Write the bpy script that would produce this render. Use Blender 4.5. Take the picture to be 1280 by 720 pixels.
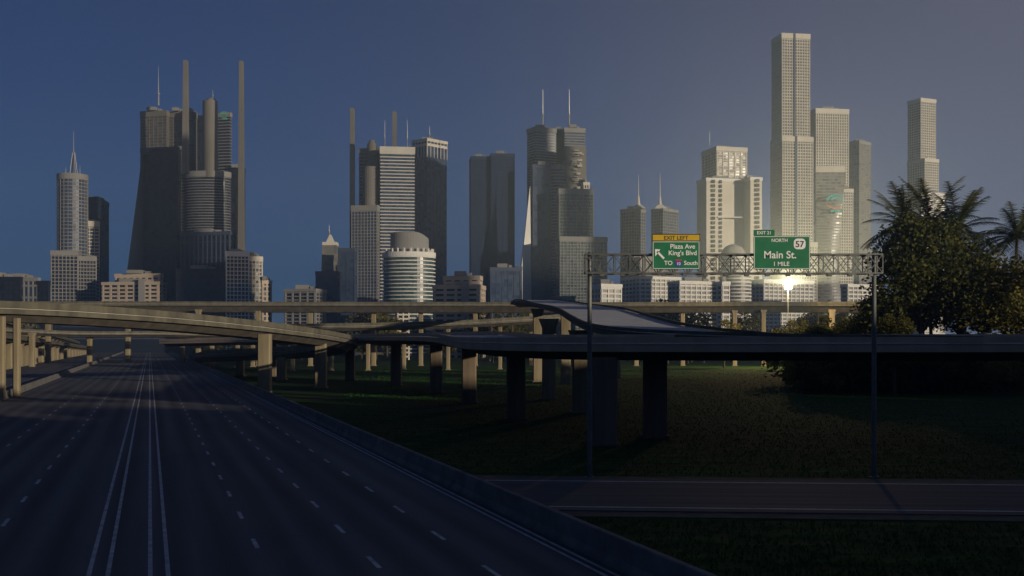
import bpy, math, random
from mathutils import Vector, Matrix
R = math.radians
random.seed(7)
sc = bpy.context.scene
for o in list(bpy.data.objects): bpy.data.objects.remove(o)
col = sc.collection

# ------------------------------------------------------------------ camera
F = 1400.0; HC = 7.2; HY = 428.0; GZ = -1.6
cam = bpy.data.cameras.new('camera'); camo = bpy.data.objects.new('camera', cam); col.objects.link(camo)
camo.location = (0, 0, HC); camo.rotation_euler = (R(90), 0, 0)
cam.sensor_width = 36; cam.lens = 36 * F / 1280; cam.shift_y = (HY - 360) / 1280
cam.clip_start = 0.3; cam.clip_end = 20000
sc.camera = camo
# ------------------------------------------------------------------ world, sun, exposure
SUN_EL = R(7.0); SUN_AZ = R(48)           # azimuth: behind the camera, to its right
w = bpy.data.worlds.new('World'); sc.world = w; w.use_nodes = True
nt = w.node_tree; bg = nt.nodes['Background']
sky = nt.nodes.new('ShaderNodeTexSky'); sky.sky_type = 'NISHITA'; sky.sun_disc = False
sky.sun_elevation = SUN_EL; sky.sun_rotation = math.pi - SUN_AZ
sky.air_density = 1.0; sky.dust_density = 0.2; sky.ozone_density = 6.0
tint = nt.nodes.new('ShaderNodeMix'); tint.data_type = 'RGBA'; tint.blend_type = 'MULTIPLY'; tint.inputs[0].default_value = 1
tint.inputs[7].default_value = (.36, .42, .66, 1)
nt.links.new(sky.outputs[0], tint.inputs[6]); # dusk glow low in the sky to the right, part of the sky itself
gt = nt.nodes.new('ShaderNodeTexCoord'); dp = nt.nodes.new('ShaderNodeVectorMath'); dp.operation = 'DOT_PRODUCT'
dp.inputs[1].default_value = (math.sin(R(55)), math.cos(R(55)), 0.05)
cl = nt.nodes.new('ShaderNodeMath'); cl.operation = 'MAXIMUM'; cl.inputs[1].default_value = 0
pw_ = nt.nodes.new('ShaderNodeMath'); pw_.operation = 'POWER'; pw_.inputs[1].default_value = 4.5
ml = nt.nodes.new('ShaderNodeMix'); ml.data_type = 'RGBA'; ml.blend_type = 'ADD'
ml.inputs[7].default_value = (3.0, 2.35, 2.1, 1)
nt.links.new(gt.outputs['Generated'], dp.inputs[0]); nt.links.new(dp.outputs['Value'], cl.inputs[0]); nt.links.new(cl.outputs[0], pw_.inputs[0])
nt.links.new(pw_.outputs[0], ml.inputs[0]); nt.links.new(tint.outputs[2], ml.inputs[6])
sx_ = nt.nodes.new('ShaderNodeSeparateXYZ'); nt.links.new(gt.outputs['Generated'], sx_.inputs[0])
iz = nt.nodes.new('ShaderNodeMath'); iz.operation = 'SUBTRACT'; iz.inputs[0].default_value = 1.0; iz.use_clamp = True; nt.links.new(sx_.outputs[2], iz.inputs[1])
pz = nt.nodes.new('ShaderNodeMath'); pz.operation = 'POWER'; pz.inputs[1].default_value = 9; nt.links.new(iz.outputs[0], pz.inputs[0])
m2_ = nt.nodes.new('ShaderNodeMix'); m2_.data_type = 'RGBA'; m2_.blend_type = 'ADD'; m2_.inputs[7].default_value = (.65, 1.3, 2.5, 1)
nt.links.new(pz.outputs[0], m2_.inputs[0]); nt.links.new(ml.outputs[2], m2_.inputs[6])
nt.links.new(m2_.outputs[2], bg.inputs[0]); bg.inputs[1].default_value = 0.066
sun = bpy.data.lights.new('sun', 'SUN'); suno = bpy.data.objects.new('sun', sun); col.objects.link(suno)
sun.energy = 5.0; sun.angle = R(0.5); sun.color = (1.0, 0.85, 0.65)
SD = Vector((math.sin(SUN_AZ) * math.cos(SUN_EL), -math.cos(SUN_AZ) * math.cos(SUN_EL), math.sin(SUN_EL)))
suno.rotation_euler = SD.to_track_quat('Z', 'Y').to_euler()
sc.view_settings.view_transform = 'Standard'; sc.view_settings.look = 'None'
sc.view_settings.exposure = -0.42; sc.view_settings.gamma = 1; sc.view_settings.use_curve_mapping = False
sc.cycles.volume_bounces = 0; sc.cycles.max_bounces = 6
sc.cycles.volume_max_steps = 64

# ------------------------------------------------------------------ helpers
def X(px, z): return (px - 640) / F * z
def H(py, z): return HC + (HY - py) / F * z

def tag(o, label=None, cat=None, group=None, kind=None):
    if label: o['label'] = label
    if cat: o['category'] = cat
    if group: o['group'] = group
    if kind: o['kind'] = kind
    return o
def empty(name, loc, rz=0, **k):
    o = bpy.data.objects.new(name, None); col.objects.link(o)
    o.location = loc; o.rotation_euler = (0, 0, rz); o.empty_display_size = 1
    return tag(o, **k)
def copy_tree(o, parent=None):
    c = o.copy(); col.objects.link(c)
    if parent: c.parent = parent
    for ch in o.children: copy_tree(ch, c)
    return c

class MB:
    def __init__(s): s.v = []; s.f = []; s.mi = []; s.cur = 0
    def add(s, vs, fs):
        n = len(s.v); s.v += [tuple(v) for v in vs]
        s.f += [tuple(n + i for i in f) for f in fs]; s.mi += [s.cur] * len(fs)
    def box(s, x0, x1, y0, y1, z0, z1):
        s.add([(x0,y0,z0),(x1,y0,z0),(x1,y1,z0),(x0,y1,z0),(x0,y0,z1),(x1,y0,z1),(x1,y1,z1),(x0,y1,z1)],
              [(0,3,2,1),(4,5,6,7),(0,1,5,4),(1,2,6,5),(2,3,7,6),(3,0,4,7)])
    def bar(s, a, b, w, h=None):
        a = Vector(a); b = Vector(b); d = (b - a).normalized(); h = h or w
        u = d.cross(Vector((0,0,1)))
        if u.length < .01: u = Vector((1,0,0))
        u.normalize(); v = u.cross(d).normalized()
        vs = []
        for p in (a, b):
            for i, j in ((-1,-1),(1,-1),(1,1),(-1,1)): vs.append(p + u*w/2*i + v*h/2*j)
        s.add(vs, [(0,1,2,3),(7,6,5,4),(0,4,5,1),(1,5,6,2),(2,6,7,3),(3,7,4,0)])
    def tube(s, a, b, r0, r1=None, n=8):
        a = Vector(a); b = Vector(b); r1 = r0 if r1 is None else r1
        d = (b - a).normalized(); u = d.orthogonal().normalized(); v = d.cross(u)
        vs = []
        for p, r in ((a, r0), (b, r1)):
            for k in range(n):
                t = 2*math.pi*k/n; vs.append(p + u*math.cos(t)*r + v*math.sin(t)*r)
        s.add(vs, [(k, (k+1)%n, n+(k+1)%n, n+k) for k in range(n)] + [tuple(range(n-1,-1,-1)), tuple(range(n, 2*n))])
    def prism(s, poly, z0, z1, top=None):
        n = len(poly); top = top or poly
        s.add([(x,y,z0) for x,y in poly] + [(x,y,z1) for x,y in top],
              [(k,(k+1)%n,n+(k+1)%n,n+k) for k in range(n)] + [tuple(range(n-1,-1,-1)), tuple(range(n,2*n))])
    def build(s, name, mats, parent=None, smooth=False, org=None):
        me = bpy.data.meshes.new(name)
        vs = s.v
        if org is not None: vs = [(x-org[0], y-org[1], z-org[2]) for x,y,z in vs]
        me.from_pydata(vs, [], s.f)
        if not isinstance(mats, (list, tuple)): mats = [mats]
        for m in mats: me.materials.append(m)
        if len(mats) > 1: me.polygons.foreach_set('material_index', s.mi)
        if smooth: me.polygons.foreach_set('use_smooth', [True]*len(me.polygons))
        me.update()
        o = bpy.data.objects.new(name, me); col.objects.link(o)
        if parent is not None: o.parent = parent
        if org is not None: o.location = org
        return o

# ------------------------------------------------------------------ materials
def newmat(name):
    m = bpy.data.materials.new(name); m.use_nodes = True
    return m, m.node_tree, m.node_tree.nodes['Principled BSDF']
def noisy(name, c0, c1, scale=(1,1,1), det=4, rough=0.8, bump=0.0, bdist=.05, c2=None, spec=.3, nscale=1.0, metal=0):
    m, t, b = newmat(name); N = t.nodes; L = t.links
    tc = N.new('ShaderNodeTexCoord'); mp = N.new('ShaderNodeMapping'); mp.inputs['Scale'].default_value = scale
    no = N.new('ShaderNodeTexNoise'); no.inputs['Scale'].default_value = nscale; no.inputs['Detail'].default_value = det
    L.new(tc.outputs['Object'], mp.inputs[0]); L.new(mp.outputs[0], no.inputs['Vector'])
    cr = N.new('ShaderNodeValToRGB'); cr.color_ramp.elements[0].position = .32; cr.color_ramp.elements[1].position = .68
    cr.color_ramp.elements[0].color = (*c0, 1); cr.color_ramp.elements[1].color = (*c1, 1)
    if c2:
        e = cr.color_ramp.elements.new(.5); e.color = (*c2, 1)
    L.new(no.outputs[0], cr.inputs[0]); L.new(cr.outputs[0], b.inputs['Base Color'])
    b.inputs['Roughness'].default_value = rough; b.inputs['Specular IOR Level'].default_value = spec
    b.inputs['Metallic'].default_value = metal
    if bump:
        bp = N.new('ShaderNodeBump'); bp.inputs['Strength'].default_value = bump; bp.inputs['Distance'].default_value = bdist
        L.new(no.outputs[0], bp.inputs['Height']); L.new(bp.outputs[0], b.inputs['Normal'])
    return m
def flat(name, c, rough=.6, metal=0, spec=.4, emit=None, es=0):
    m, t, b = newmat(name)
    b.inputs['Base Color'].default_value = (*c, 1); b.inputs['Roughness'].default_value = rough
    b.inputs['Metallic'].default_value = metal; b.inputs['Specular IOR Level'].default_value = spec
    if emit: b.inputs['Emission Color'].default_value = (*emit, 1); b.inputs['Emission Strength'].default_value = es
    return m
def glass(name, c0, c1, cell=(2.9, 2.9, 2.7), rough=.25, spec=.5):
    """window glass: every pane its own tint and gloss (curtains, tilt)"""
    m, t, b = newmat(name); N = t.nodes; L = t.links
    tc = N.new('ShaderNodeTexCoord'); dv = N.new('ShaderNodeVectorMath'); dv.operation = 'DIVIDE'
    dv.inputs[1].default_value = cell
    fl = N.new('ShaderNodeVectorMath'); fl.operation = 'FLOOR'
    wn = N.new('ShaderNodeTexWhiteNoise'); wn.noise_dimensions = '3D'
    L.new(tc.outputs['Object'], dv.inputs[0]); L.new(dv.outputs[0], fl.inputs[0]); L.new(fl.outputs[0], wn.inputs[0])
    cr = N.new('ShaderNodeValToRGB'); cr.color_ramp.elements[0].color = (*c0, 1); cr.color_ramp.elements[1].color = (*c1, 1)
    L.new(wn.outputs[0], cr.inputs[0]); L.new(cr.outputs[0], b.inputs['Base Color'])
    mr = N.new('ShaderNodeMapRange'); mr.inputs[3].default_value = rough*.7; mr.inputs[4].default_value = rough*1.5
    L.new(wn.outputs[0], mr.inputs[0]); L.new(mr.outputs[0], b.inputs['Roughness'])
    b.inputs['Specular IOR Level'].default_value = spec
    return m

M = {}
M['conc'] = noisy('concrete_weathered', (.072,.067,.050), (.135,.124,.09), (1,1,.35), 6, .85, .3, .03, nscale=.7)
M['conc_shade'] = noisy('underside_shade_concrete', (.07,.062,.05), (.13,.115,.095), (1,1,.2), 6, .9, .3, .03, nscale=.5)  # girder concrete, darkened so underside shade sits in its colour
M['conc_veil'] = noisy('veil_lit_concrete', (.36,.27,.19), (.48,.37,.27), (1,1,.2), 6, .9, .3, .03, nscale=.5)  # near flyover: brown-gold veiling glare put into the concrete colour
M['pier'] = noisy('sunlit_pier_concrete', (.17,.140,.085), (.30,.250,.16), (1,1,.12), 7, .9, .3, .03, nscale=.8)  # golden sunlight on the piers is put into this colour
M['pier_shade'] = noisy('shaded_pier', (.10,.078,.055), (.19,.15,.105), (1,1,.12), 7, .9, .3, .03, nscale=.8)  # darker copy for the near flyover piers, shade put into the colour
M['barrier'] = noisy('barrier_concrete', (.10,.10,.095), (.19,.18,.165), (.12,1,1), 6, .85, .3, .02, nscale=.9)
M['asphalt'] = noisy('asphalt', (.056,.056,.060), (.096,.095,.098), (1.0,.03,1), 7, .75, .1, .01, nscale=.8, spec=.25)
t_=M['asphalt'].node_tree; b_=t_.nodes['Principled BSDF']; src_=b_.inputs['Base Color'].links[0].from_socket
tc_=t_.nodes.new('ShaderNodeTexCoord'); se_=t_.nodes.new('ShaderNodeSeparateXYZ'); t_.links.new(tc_.outputs['Object'],se_.inputs[0])
a_=t_.nodes.new('ShaderNodeMath'); a_.operation='MULTIPLY_ADD'; a_.inputs[1].default_value=2*math.pi/1.83; a_.inputs[2].default_value=.6; t_.links.new(se_.outputs[0],a_.inputs[0])
c_=t_.nodes.new('ShaderNodeMath'); c_.operation='COSINE'; t_.links.new(a_.outputs[0],c_.inputs[0])
n_=t_.nodes.new('ShaderNodeTexNoise'); mp_=t_.nodes.new('ShaderNodeMapping'); mp_.inputs['Scale'].default_value=(.25,.02,1); n_.inputs['Scale'].default_value=1.3; n_.inputs['Detail'].default_value=5
t_.links.new(tc_.outputs['Object'],mp_.inputs[0]); t_.links.new(mp_.outputs[0],n_.inputs['Vector'])
d_=t_.nodes.new('ShaderNodeMath'); d_.operation='MULTIPLY'; t_.links.new(c_.outputs[0],d_.inputs[0]); t_.links.new(n_.outputs[0],d_.inputs[1])
r_=t_.nodes.new('ShaderNodeMapRange'); r_.inputs[1].default_value=-.5; r_.inputs[2].default_value=.5; r_.inputs[3].default_value=.95; r_.inputs[4].default_value=1.55; t_.links.new(d_.outputs[0],r_.inputs[0])
mu_=t_.nodes.new('ShaderNodeVectorMath'); mu_.operation='SCALE'; t_.links.new(src_,mu_.inputs[0]); t_.links.new(r_.outputs[0],mu_.inputs[3]); t_.links.new(mu_.outputs[0],b_.inputs['Base Color'])
M['asphalt2'] = noisy('asphalt_side', (.055,.055,.055), (.10,.098,.095), (.05,1,1), 6, .85, .1, .01, nscale=1.2)
M['deckroad'] = noisy('deck_asphalt', (.46,.45,.44), (.58,.57,.55), (1,1,1), 6, .8, nscale=.3)
M['paint'] = noisy('road_paint', (.32,.32,.33), (.60,.60,.60), (1,1,1), 6, .7, nscale=1.5)
M['grass'] = noisy('grass_ground', (.012,.034,.006), (.030,.078,.012), (.5,1.3,1), 8, .95, .8, .25, c2=(.018,.050,.008), nscale=.5, spec=.1)
t_=M['grass'].node_tree; b_=t_.nodes['Principled BSDF']; src_=b_.inputs['Base Color'].links[0].from_socket
n_=t_.nodes.new('ShaderNodeTexNoise'); n_.inputs['Scale'].default_value=.045; n_.inputs['Detail'].default_value=6; tc_=t_.nodes.new('ShaderNodeTexCoord'); t_.links.new(tc_.outputs['Object'],n_.inputs['Vector'])
cr_=t_.nodes.new('ShaderNodeValToRGB'); cr_.color_ramp.elements[0].position=.56; cr_.color_ramp.elements[1].position=.72; cr_.color_ramp.elements[0].color=(0,0,0,1); cr_.color_ramp.elements[1].color=(.8,.8,.8,1)
mx_=t_.nodes.new('ShaderNodeMix'); mx_.data_type='RGBA'; t_.links.new(n_.outputs[0],cr_.inputs[0]); t_.links.new(cr_.outputs[0],mx_.inputs[0]); t_.links.new(src_,mx_.inputs[6]); mx_.inputs[7].default_value=(.055,.050,.030,1)
t_.links.new(mx_.outputs[2],b_.inputs['Base Color'])
M['blade'] = noisy('grass_blades', (.018,.095,.011), (.035,.150,.018), (1,1,1), 3, .8, nscale=.2, spec=.1)
M['gravel'] = noisy('road_shoulder', (.05,.05,.035), (.11,.105,.075), (1,1,1), 6, .95, .4, .05, nscale=1.1)
M['galv'] = noisy('galvanised_steel', (.11,.115,.11), (.18,.185,.17), (1,1,1), 4, .45, metal=.6, nscale=1.5)
M['postdk'] = noisy('post_steel', (.10,.105,.10), (.16,.165,.155), (1,1,1), 4, .5, metal=.4, nscale=1.5)
M['sgreen'] = noisy('sign_green', (.010,.135,.06), (.015,.17,.075), (1,1,1), 3, .5, nscale=2)
M['syellow'] = flat('sign_yellow', (.55,.36,.015), .5)
M['sblack'] = flat('sign_black', (.02,.02,.02), .6)
M['swhite'] = flat('sign_white', (.8,.8,.78), .5)
M['sblue'] = flat('shield_blue', (.03,.06,.35), .5)
M['sred'] = flat('shield_red', (.5,.03,.03), .5)
M['bark'] = noisy('bark', (.05,.038,.025), (.12,.09,.06), (3,3,.6), 5, .9, .6, .05, nscale=1)
M['leafA'] = noisy('foliage_deep', (.030,.042,.009), (.12,.12,.024), (1,1,1), 2, .7, nscale=.35, spec=.2)
M['leafB'] = noisy('foliage_olive', (.055,.058,.012), (.20,.175,.036), (1,1,1), 2, .7, nscale=.35, spec=.2)
M['frond'] = noisy('palm_frond', (.020,.032,.008), (.085,.095,.020), (1,1,1), 2, .6, nscale=.5, spec=.25)
# facade materials; brighter light at the right is put into the pale tones
M['cream'] = noisy('cream_stone', (.56,.52,.43), (.68,.63,.53), (1,1,1), 4, .8, nscale=.05)
M['stone'] = noisy('grey_stone', (.22,.215,.20), (.29,.28,.26), (1,1,1), 4, .8, nscale=.05)
M['taupe'] = noisy('taupe_cladding', (.15,.14,.12), (.20,.185,.16), (1,1,1), 4, .7, nscale=.03)
M['white'] = noisy('white_cladding', (.68,.66,.60), (.80,.77,.70), (1,1,1), 4, .7, nscale=.05)
M['peach'] = noisy('peach_render', (.46,.38,.29), (.56,.46,.35), (1,1,1), 4, .85, nscale=.06)
M['dark_shade_clad'] = noisy('dark_shade_cladding', (.012,.016,.028), (.020,.025,.040), (1,1,.4), 4, .7, spec=.12, nscale=.04)  # dark blocks; on the big cluster this tone stands in for shade
M['greyclad'] = noisy('slate_cladding', (.045,.065,.11), (.065,.088,.135), (1,1,.4), 4, .6, nscale=.04)
M['shadeclad'] = noisy('shade_navy_cladding', (.016,.030,.070), (.026,.044,.095), (1,1,.4), 4, .7, nscale=.04, spec=.12)  # lone middle tower: its shade is put into this navy tone
M['gdark'] = glass('dark_glass', (.012,.016,.026), (.028,.036,.054), rough=.35, spec=.18)  # dark window glass; on the big cluster its tone also carries shade
M['gblue'] = glass('blue_glass', (.032,.052,.095), (.048,.074,.125), rough=.3)
M['gshade'] = glass('shade_navy_glass', (.010,.022,.055), (.016,.030,.070), rough=.5, spec=.12)  # shade on the lone middle tower put into its glass colour
M['gteal'] = glass('teal_glass', (.030,.06,.060), (.070,.11,.105), rough=.3)
M['gbronze'] = glass('bronze_glass', (.06,.058,.055), (.14,.13,.11), rough=.35)
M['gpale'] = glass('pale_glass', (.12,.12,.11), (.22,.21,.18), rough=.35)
M['spire'] = flat('spire_metal', (.35,.35,.33), .4, .5)
M['teal'] = flat('logo_teal', (.03,.45,.42), .5)
M['orange'] = flat('logo_orange', (.65,.22,.05), .5)
M['lgreen'] = flat('logo_green', (.10,.55,.28), .5)
M['lamp'] = flat('glint_lamp_glow', (1,1,1), .5, emit=(1.0,.72,.34), es=120)  # glowing lens of the added lamp that stands in for a sun glint

# ------------------------------------------------------------------ setting: ground, roads
g = MB()
g.add([(-1500,-400,GZ),(1300,-400,GZ),(1300,3000,GZ),(-1500,3000,GZ)], [(0,1,2,3)])
tag(g.build('ground', M['grass']), kind='structure')

ROT = math.atan((187-640)/F)           # road heading, turned left of the view
road = empty('road', (0,0,0), -ROT, kind='structure')
m = MB(); m.box(-36.0, 14.95, -60, 930, GZ+.02, 0.0)
# cut the top as its own sheet so asphalt reads crisp
m.build('road_deck', M['asphalt'], road)
def U(slope): return slope * HC * math.cos(ROT)   # screen slope -> lateral metres in road frame
def solid(name, x, w=.14, y0=-50, y1=900, z=.004):
    m = MB(); m.add([(x-w/2,y0,z),(x+w/2,y0,z),(x+w/2,y1,z),(x-w/2,y1,z)], [(0,1,2,3)]); m.build(name, M['paint'], road)
LAT = lambda s: s * HC / (1.0) * math.cos(ROT)
for s in (-.262, -.180, .003, .080, 1.955, 2.005): solid('solid_line', LAT(s))
def dashed(s, off=0.0, ln=2.0, per=6.9, y1=620):
    m = MB(); y = off - 30
    x = LAT(s); w = .16
    while y < y1:
        m.add([(x-w/2,y,.004),(x+w/2,y,.004),(x+w/2,y+ln,.004),(x-w/2,y+ln,.004)], [(0,1,2,3)]); y += per
    m.build('dashed_line', M['paint'], road)
for s, of in ((.525,1.0),(1.02,3.2),(1.495,.6),(-.80,2.0),(-1.375,4.2)): dashed(s, of)
for x in (-22.5, -27.0): 
    m = MB(); y=-20
    while y<500:
        m.add([(x-.08,y,.004),(x+.08,y,.004),(x+.08,y+2,.004),(x-.08,y+2,.004)], [(0,1,2,3)]); y+=6.9
    m.build('dashed_line', M['paint'], road)
# tar-filled joints across the lanes
m = MB()
for k in range(60):
    y = 12 + k*15.0 + random.uniform(-.3,.3)
    m.add([(-18,y,.003),(14.6,y,.003),(14.6,y+.05,.003),(-18,y+.05,.003)], [(0,1,2,3)])
m.build('expansion_joint', M['sblack'], road)

def barrier(x, name, label, y0=-50, y1=900, h=.95, cat='barrier'):
    prof = [(-.32,0),(.32,0),(.30,.12),(.17,.30),(.13,h-.03),(.10,h),(-.10,h),(-.13,h-.03),(-.17,.30),(-.30,.12)]
    e = empty(name, (0,0,.006), -ROT, label=label, cat=cat)
    m = MB(); n = len(prof); ys = []
    y = y0
    while y <= y1: ys.append(y); y += 12 
    for y in ys:       # cast in lengths with open joints
        a, b = y+.02, y+11.98
        m.add([(x+p, a, q) for p,q in prof] + [(x+p, b, q) for p,q in prof],
              [(k,n+k,n+(k+1)%n,(k+1)%n) for k in range(n)] + [tuple(range(n)), tuple(range(2*n-1,n-1,-1))])
    m.build('barrier_wall', M['barrier'], e)
    return e
barrier(LAT(2.05)+.32, 'road_barrier', 'long dark concrete barrier between the highway and the field on the right')
b2 = barrier(LAT(-2.58), 'road_barrier', 'concrete median barrier at the left with sunlit stretches, beside the far left lanes')

# side road crossing the field
side = empty('side_road', (0,0,0), R(-4.2), kind='structure')
m = MB(); m.box(-40, 260, 56.5, 73.4, GZ-.3, GZ+.05); m.build('gravel_shoulder', M['gravel'], side)
m = MB(); m.box(-40, 260, 58.2, 71.6, GZ-.2, GZ+.10); m.build('asphalt_strip', M['asphalt2'], side)
for y in (59.4, 70.4):
    m = MB(); m.add([(-40,y-.14,GZ+.104),(260,y-.14,GZ+.104),(260,y+.14,GZ+.104),(-40,y+.14,GZ+.104)],[(0,1,2,3)])
    m.build('edge_line', M['paint'], side)
# far street beyond the viaducts
m = MB(); m.box(-260, 330, 800, 812, GZ, GZ+.5); m.box(-260,330,812,812.5,GZ,GZ+1.6)
tag(m.build('street', M['conc']), kind='structure')

# ------------------------------------------------------------------ elevated ramps
def spline(pts, step=3.0):
    P = [Vector(p) for p in pts]; P = [2*P[0]-P[1]] + P + [2*P[-1]-P[-2]]; out = []
    for i in range(1, len(P)-2):
        p0,p1,p2,p3 = P[i-1],P[i],P[i+1],P[i+2]; n = max(3, int((p2-p1).length/step))
        for k in range(n):
            t = k/n
            out.append(.5*((2*p1)+(-p0+p2)*t+(2*p0-5*p1+4*p2-p3)*t*t+(-p0+3*p1-3*p2+p3)*t**3))
    out.append(P[-2]); return out
def sweep(path, prof, name, mat, parent, org):
    """prof: (lateral to the right of travel, vertical) closed loop"""
    m = MB(); n = len(prof); vs = []
    for i, p in enumerate(path):
        a = path[max(0,i-1)]; b = path[min(len(path)-1,i+1)]; d = (b-a); d.z = 0; d.normalize()
        r = Vector((d.y, -d.x, 0))
        for l, v in prof: vs.append(p + r*l + Vector((0,0,v)))
    fs = [(i*n+k, i*n+(k+1)%n, (i+1)*n+(k+1)%n, (i+1)*n+k) for i in range(len(path)-1) for k in range(n)]
    fs += [tuple(range(n-1,-1,-1)), tuple(range((len(path)-1)*n, len(path)*n))]
    m.add(vs, fs); return m.build(name, mat, parent, org=org)
def pier_mesh(w, d, h, cap=True):
    m = MB(); c = .18
    def oct(w, d): return [(-w/2+c,-d/2),(w/2-c,-d/2),(w/2,-d/2+c),(w/2,d/2-c),(w/2-c,d/2),(-w/2+c,d/2),(-w/2,d/2-c),(-w/2,-d/2+c)]
    m.prism(oct(w+.5,d+.5), -.4, .25)
    hc = min(1.4, h*.2) if cap else 0
    m.prism(oct(w,d), .25, h-hc)
    if cap: m.prism(oct(w,d), h-hc, h, oct(w*1.5, d*1.1))
    return m
def flyover(name, label, pts, w=10.5, par=.95, slab=.75, gird=1.1, bank=0.0, piers=(), pw=2.1, pd=1.7, mat=None, road_mat=None, cap=True):
    mat = mat or M['conc']; path = spline(pts); org = tuple(path[len(path)//2]); org = (org[0], org[1], 0)
    e = empty(name, org, label=label, cat='flyover')
    hw = w/2; z = lambda l: bank*(l+hw)/w
    O = org
    def part(prof, nm, mt):
        o = sweep(path, prof, nm, mt, e, O); o.location = (0,0,0); return o
    part([(-hw+.9, z(-hw)-slab), (-hw*.45,-slab-gird+z(-hw)), (hw*.45,-slab-gird+z(hw)), (hw-.9,z(hw)-slab),(hw-.9,z(hw)-slab+.2),(-hw+.9,z(-hw)-slab+.2)], 'girder', M['conc_shade'])
    part([(-hw, z(-hw)-slab),(hw, z(hw)-slab),(hw, z(hw)-.08),(-hw,z(-hw)-.08)], 'deck_slab', mat)
    part([(-hw+.3, z(-hw)-.05),(hw-.3, z(hw)-.05),(hw-.3, z(hw)),(-hw+.3,z(-hw))], 'road_surface', road_mat or M['deckroad'])
    part([(-hw-.10, z(-hw)+.06),(-hw+.28,z(-hw)+.06),(-hw+.22,z(-hw)+par),(-hw-.04,z(-hw)+par)], 'parapet', mat)
    part([(hw-.28, z(hw)+.06),(hw+.10,z(hw)+.06),(hw+.04,z(hw)+par),(hw-.22,z(hw)+par)], 'parapet', mat)
    for (px, py, *pww) in piers:
        pw_i = pww[0] if pww else pw
        q = min(path, key=lambda p: (p.x-px)**2+(p.y-py)**2); i = path.index(q)
        d = path[min(len(path)-1,i+1)]-path[max(0,i-1)]
        h = q.z - slab - gird*.6 - GZ
        o = pier_mesh(pw_i, min(pd,pw_i), h, cap).build('pier', M['pier'] if mat is M['conc'] else M['pier_shade'], e)
        o.location = (px-org[0], py-org[1], GZ); o.rotation_euler = (0,0, random.uniform(-.05,.05))
    return e
PT = lambda px, z, h: (X(px,z), z, h)
PB = lambda px, z: (X(px,z), z)

# N: dark near flyover sweeping from the right edge back to the left
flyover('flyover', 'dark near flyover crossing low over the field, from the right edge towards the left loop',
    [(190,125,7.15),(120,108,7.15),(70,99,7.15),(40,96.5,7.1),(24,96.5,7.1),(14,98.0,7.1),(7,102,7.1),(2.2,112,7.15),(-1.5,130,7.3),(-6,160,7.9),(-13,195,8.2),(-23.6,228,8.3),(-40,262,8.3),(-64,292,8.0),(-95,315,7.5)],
    w=10, par=.55, slab=.7, gird=.75, bank=.3, mat=M['conc_veil'],
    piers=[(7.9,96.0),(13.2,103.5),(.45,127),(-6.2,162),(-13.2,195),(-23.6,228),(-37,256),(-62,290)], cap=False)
# R: ramp climbing away over the near flyover
flyover('flyover_ramp', 'pale sloping ramp climbing away from the near flyover, its road surface facing us',
    [(40,98.5,7.35),(28,100.5,7.55),(20.5,104.5,7.85),(16,113,8.35),(14,128,9.15),(13.4,150,10.5),(12.8,190,12.9),(10.5,240,15.3),(8.3,285,17.7),(6.5,330,19.6),(5,380,20.6)],
    w=11, par=.36, slab=.6, gird=.8, piers=[PB(686,173),PB(726,140),PB(707,237),PB(672,250),PB(770,274)], mat=M['conc'])
# A: upper far viaduct
ptsA = [(-330,372,19.6),(-240,395,20.6),(-140,412,21.2),(-40,420,21.3),(40,422,21.3),(110,418,21.3),(170,400,20.6),(260,360,19.3)]
flyover('flyover', 'long upper viaduct running level across the whole picture in front of the skyline',
    ptsA, w=13, par=.85, slab=.75, gird=2.2, pw=1.7, pd=1.7,
    piers=[PB(60,392),PB(160,404),PB(248,408),PB(323,414),PB(388,417),PB(467,420),PB(526,421),PB(594,421),PB(664,421),PB(772,421),PB(795,420),PB(853,421),PB(918,418),PB(954,416),PB(1040,408)])
# B: loop ramp on the left, lit fascia, curling back under itself
flyover('loop_ramp', 'sunlit curved loop ramp at the left, sweeping over the highway and curling back under itself',
    [(-130,128,12.3),(-98,140,12.1),(-72,150,11.8),(-59,164,11.2),(-50.5,180,10.4),(-43.5,197,9.4),(-38.4,216,8.3),(-37,234,7.3),(-40.5,251,6.2),(-50,264,5.2),(-64,276,4.6),(-76,296,4.0),(-88,330,3.2),(-105,385,2.2),(-125,450,1.2)],
    w=9, par=.95, slab=.75, gird=1.0, piers=[PB(331,186),PB(401,216)+(2.2,),PB(21,146)+(.85,),PB(2,140)+(.85,),PB(352,262),PB(300,290)], mat=M['conc'], cap=False)
# E1 / E2: thin middle ramps further off
flyover('flyover', 'thin lit ramp arching low across the highway beneath the loop ramp',
    [(-210,330,14.5),(-168,350,11.6),(-145,366,10.2),(-120,380,10.2),(-98,390,9.6),(-80,398,8.4),(-60,404,7.4),(-36,408,7.0)],
    w=8.5, par=.7, slab=.5, gird=.7, pw=1.5, pd=1.5, piers=[PB(40,332),PB(112,372),PB(228,392),PB(265,398),PB(297,400),PB(316,402)])
flyover('flyover', 'thin sunlit ramp rising to the right behind the near flyover in the middle distance',
    [(-100,330,11.8),(-70,345,12.0),(-45,352,12.4),(-20,358,13.2),(0,366,14.4),(20,380,16),(40,400,18)],
    w=8.5, par=.9, slab=.7, gird=.8, pw=1.3, pd=1.3, piers=[PB(366,346),PB(414,350),PB(460,352),PB(505,357),PB(560,358),PB(625,366)])
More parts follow.
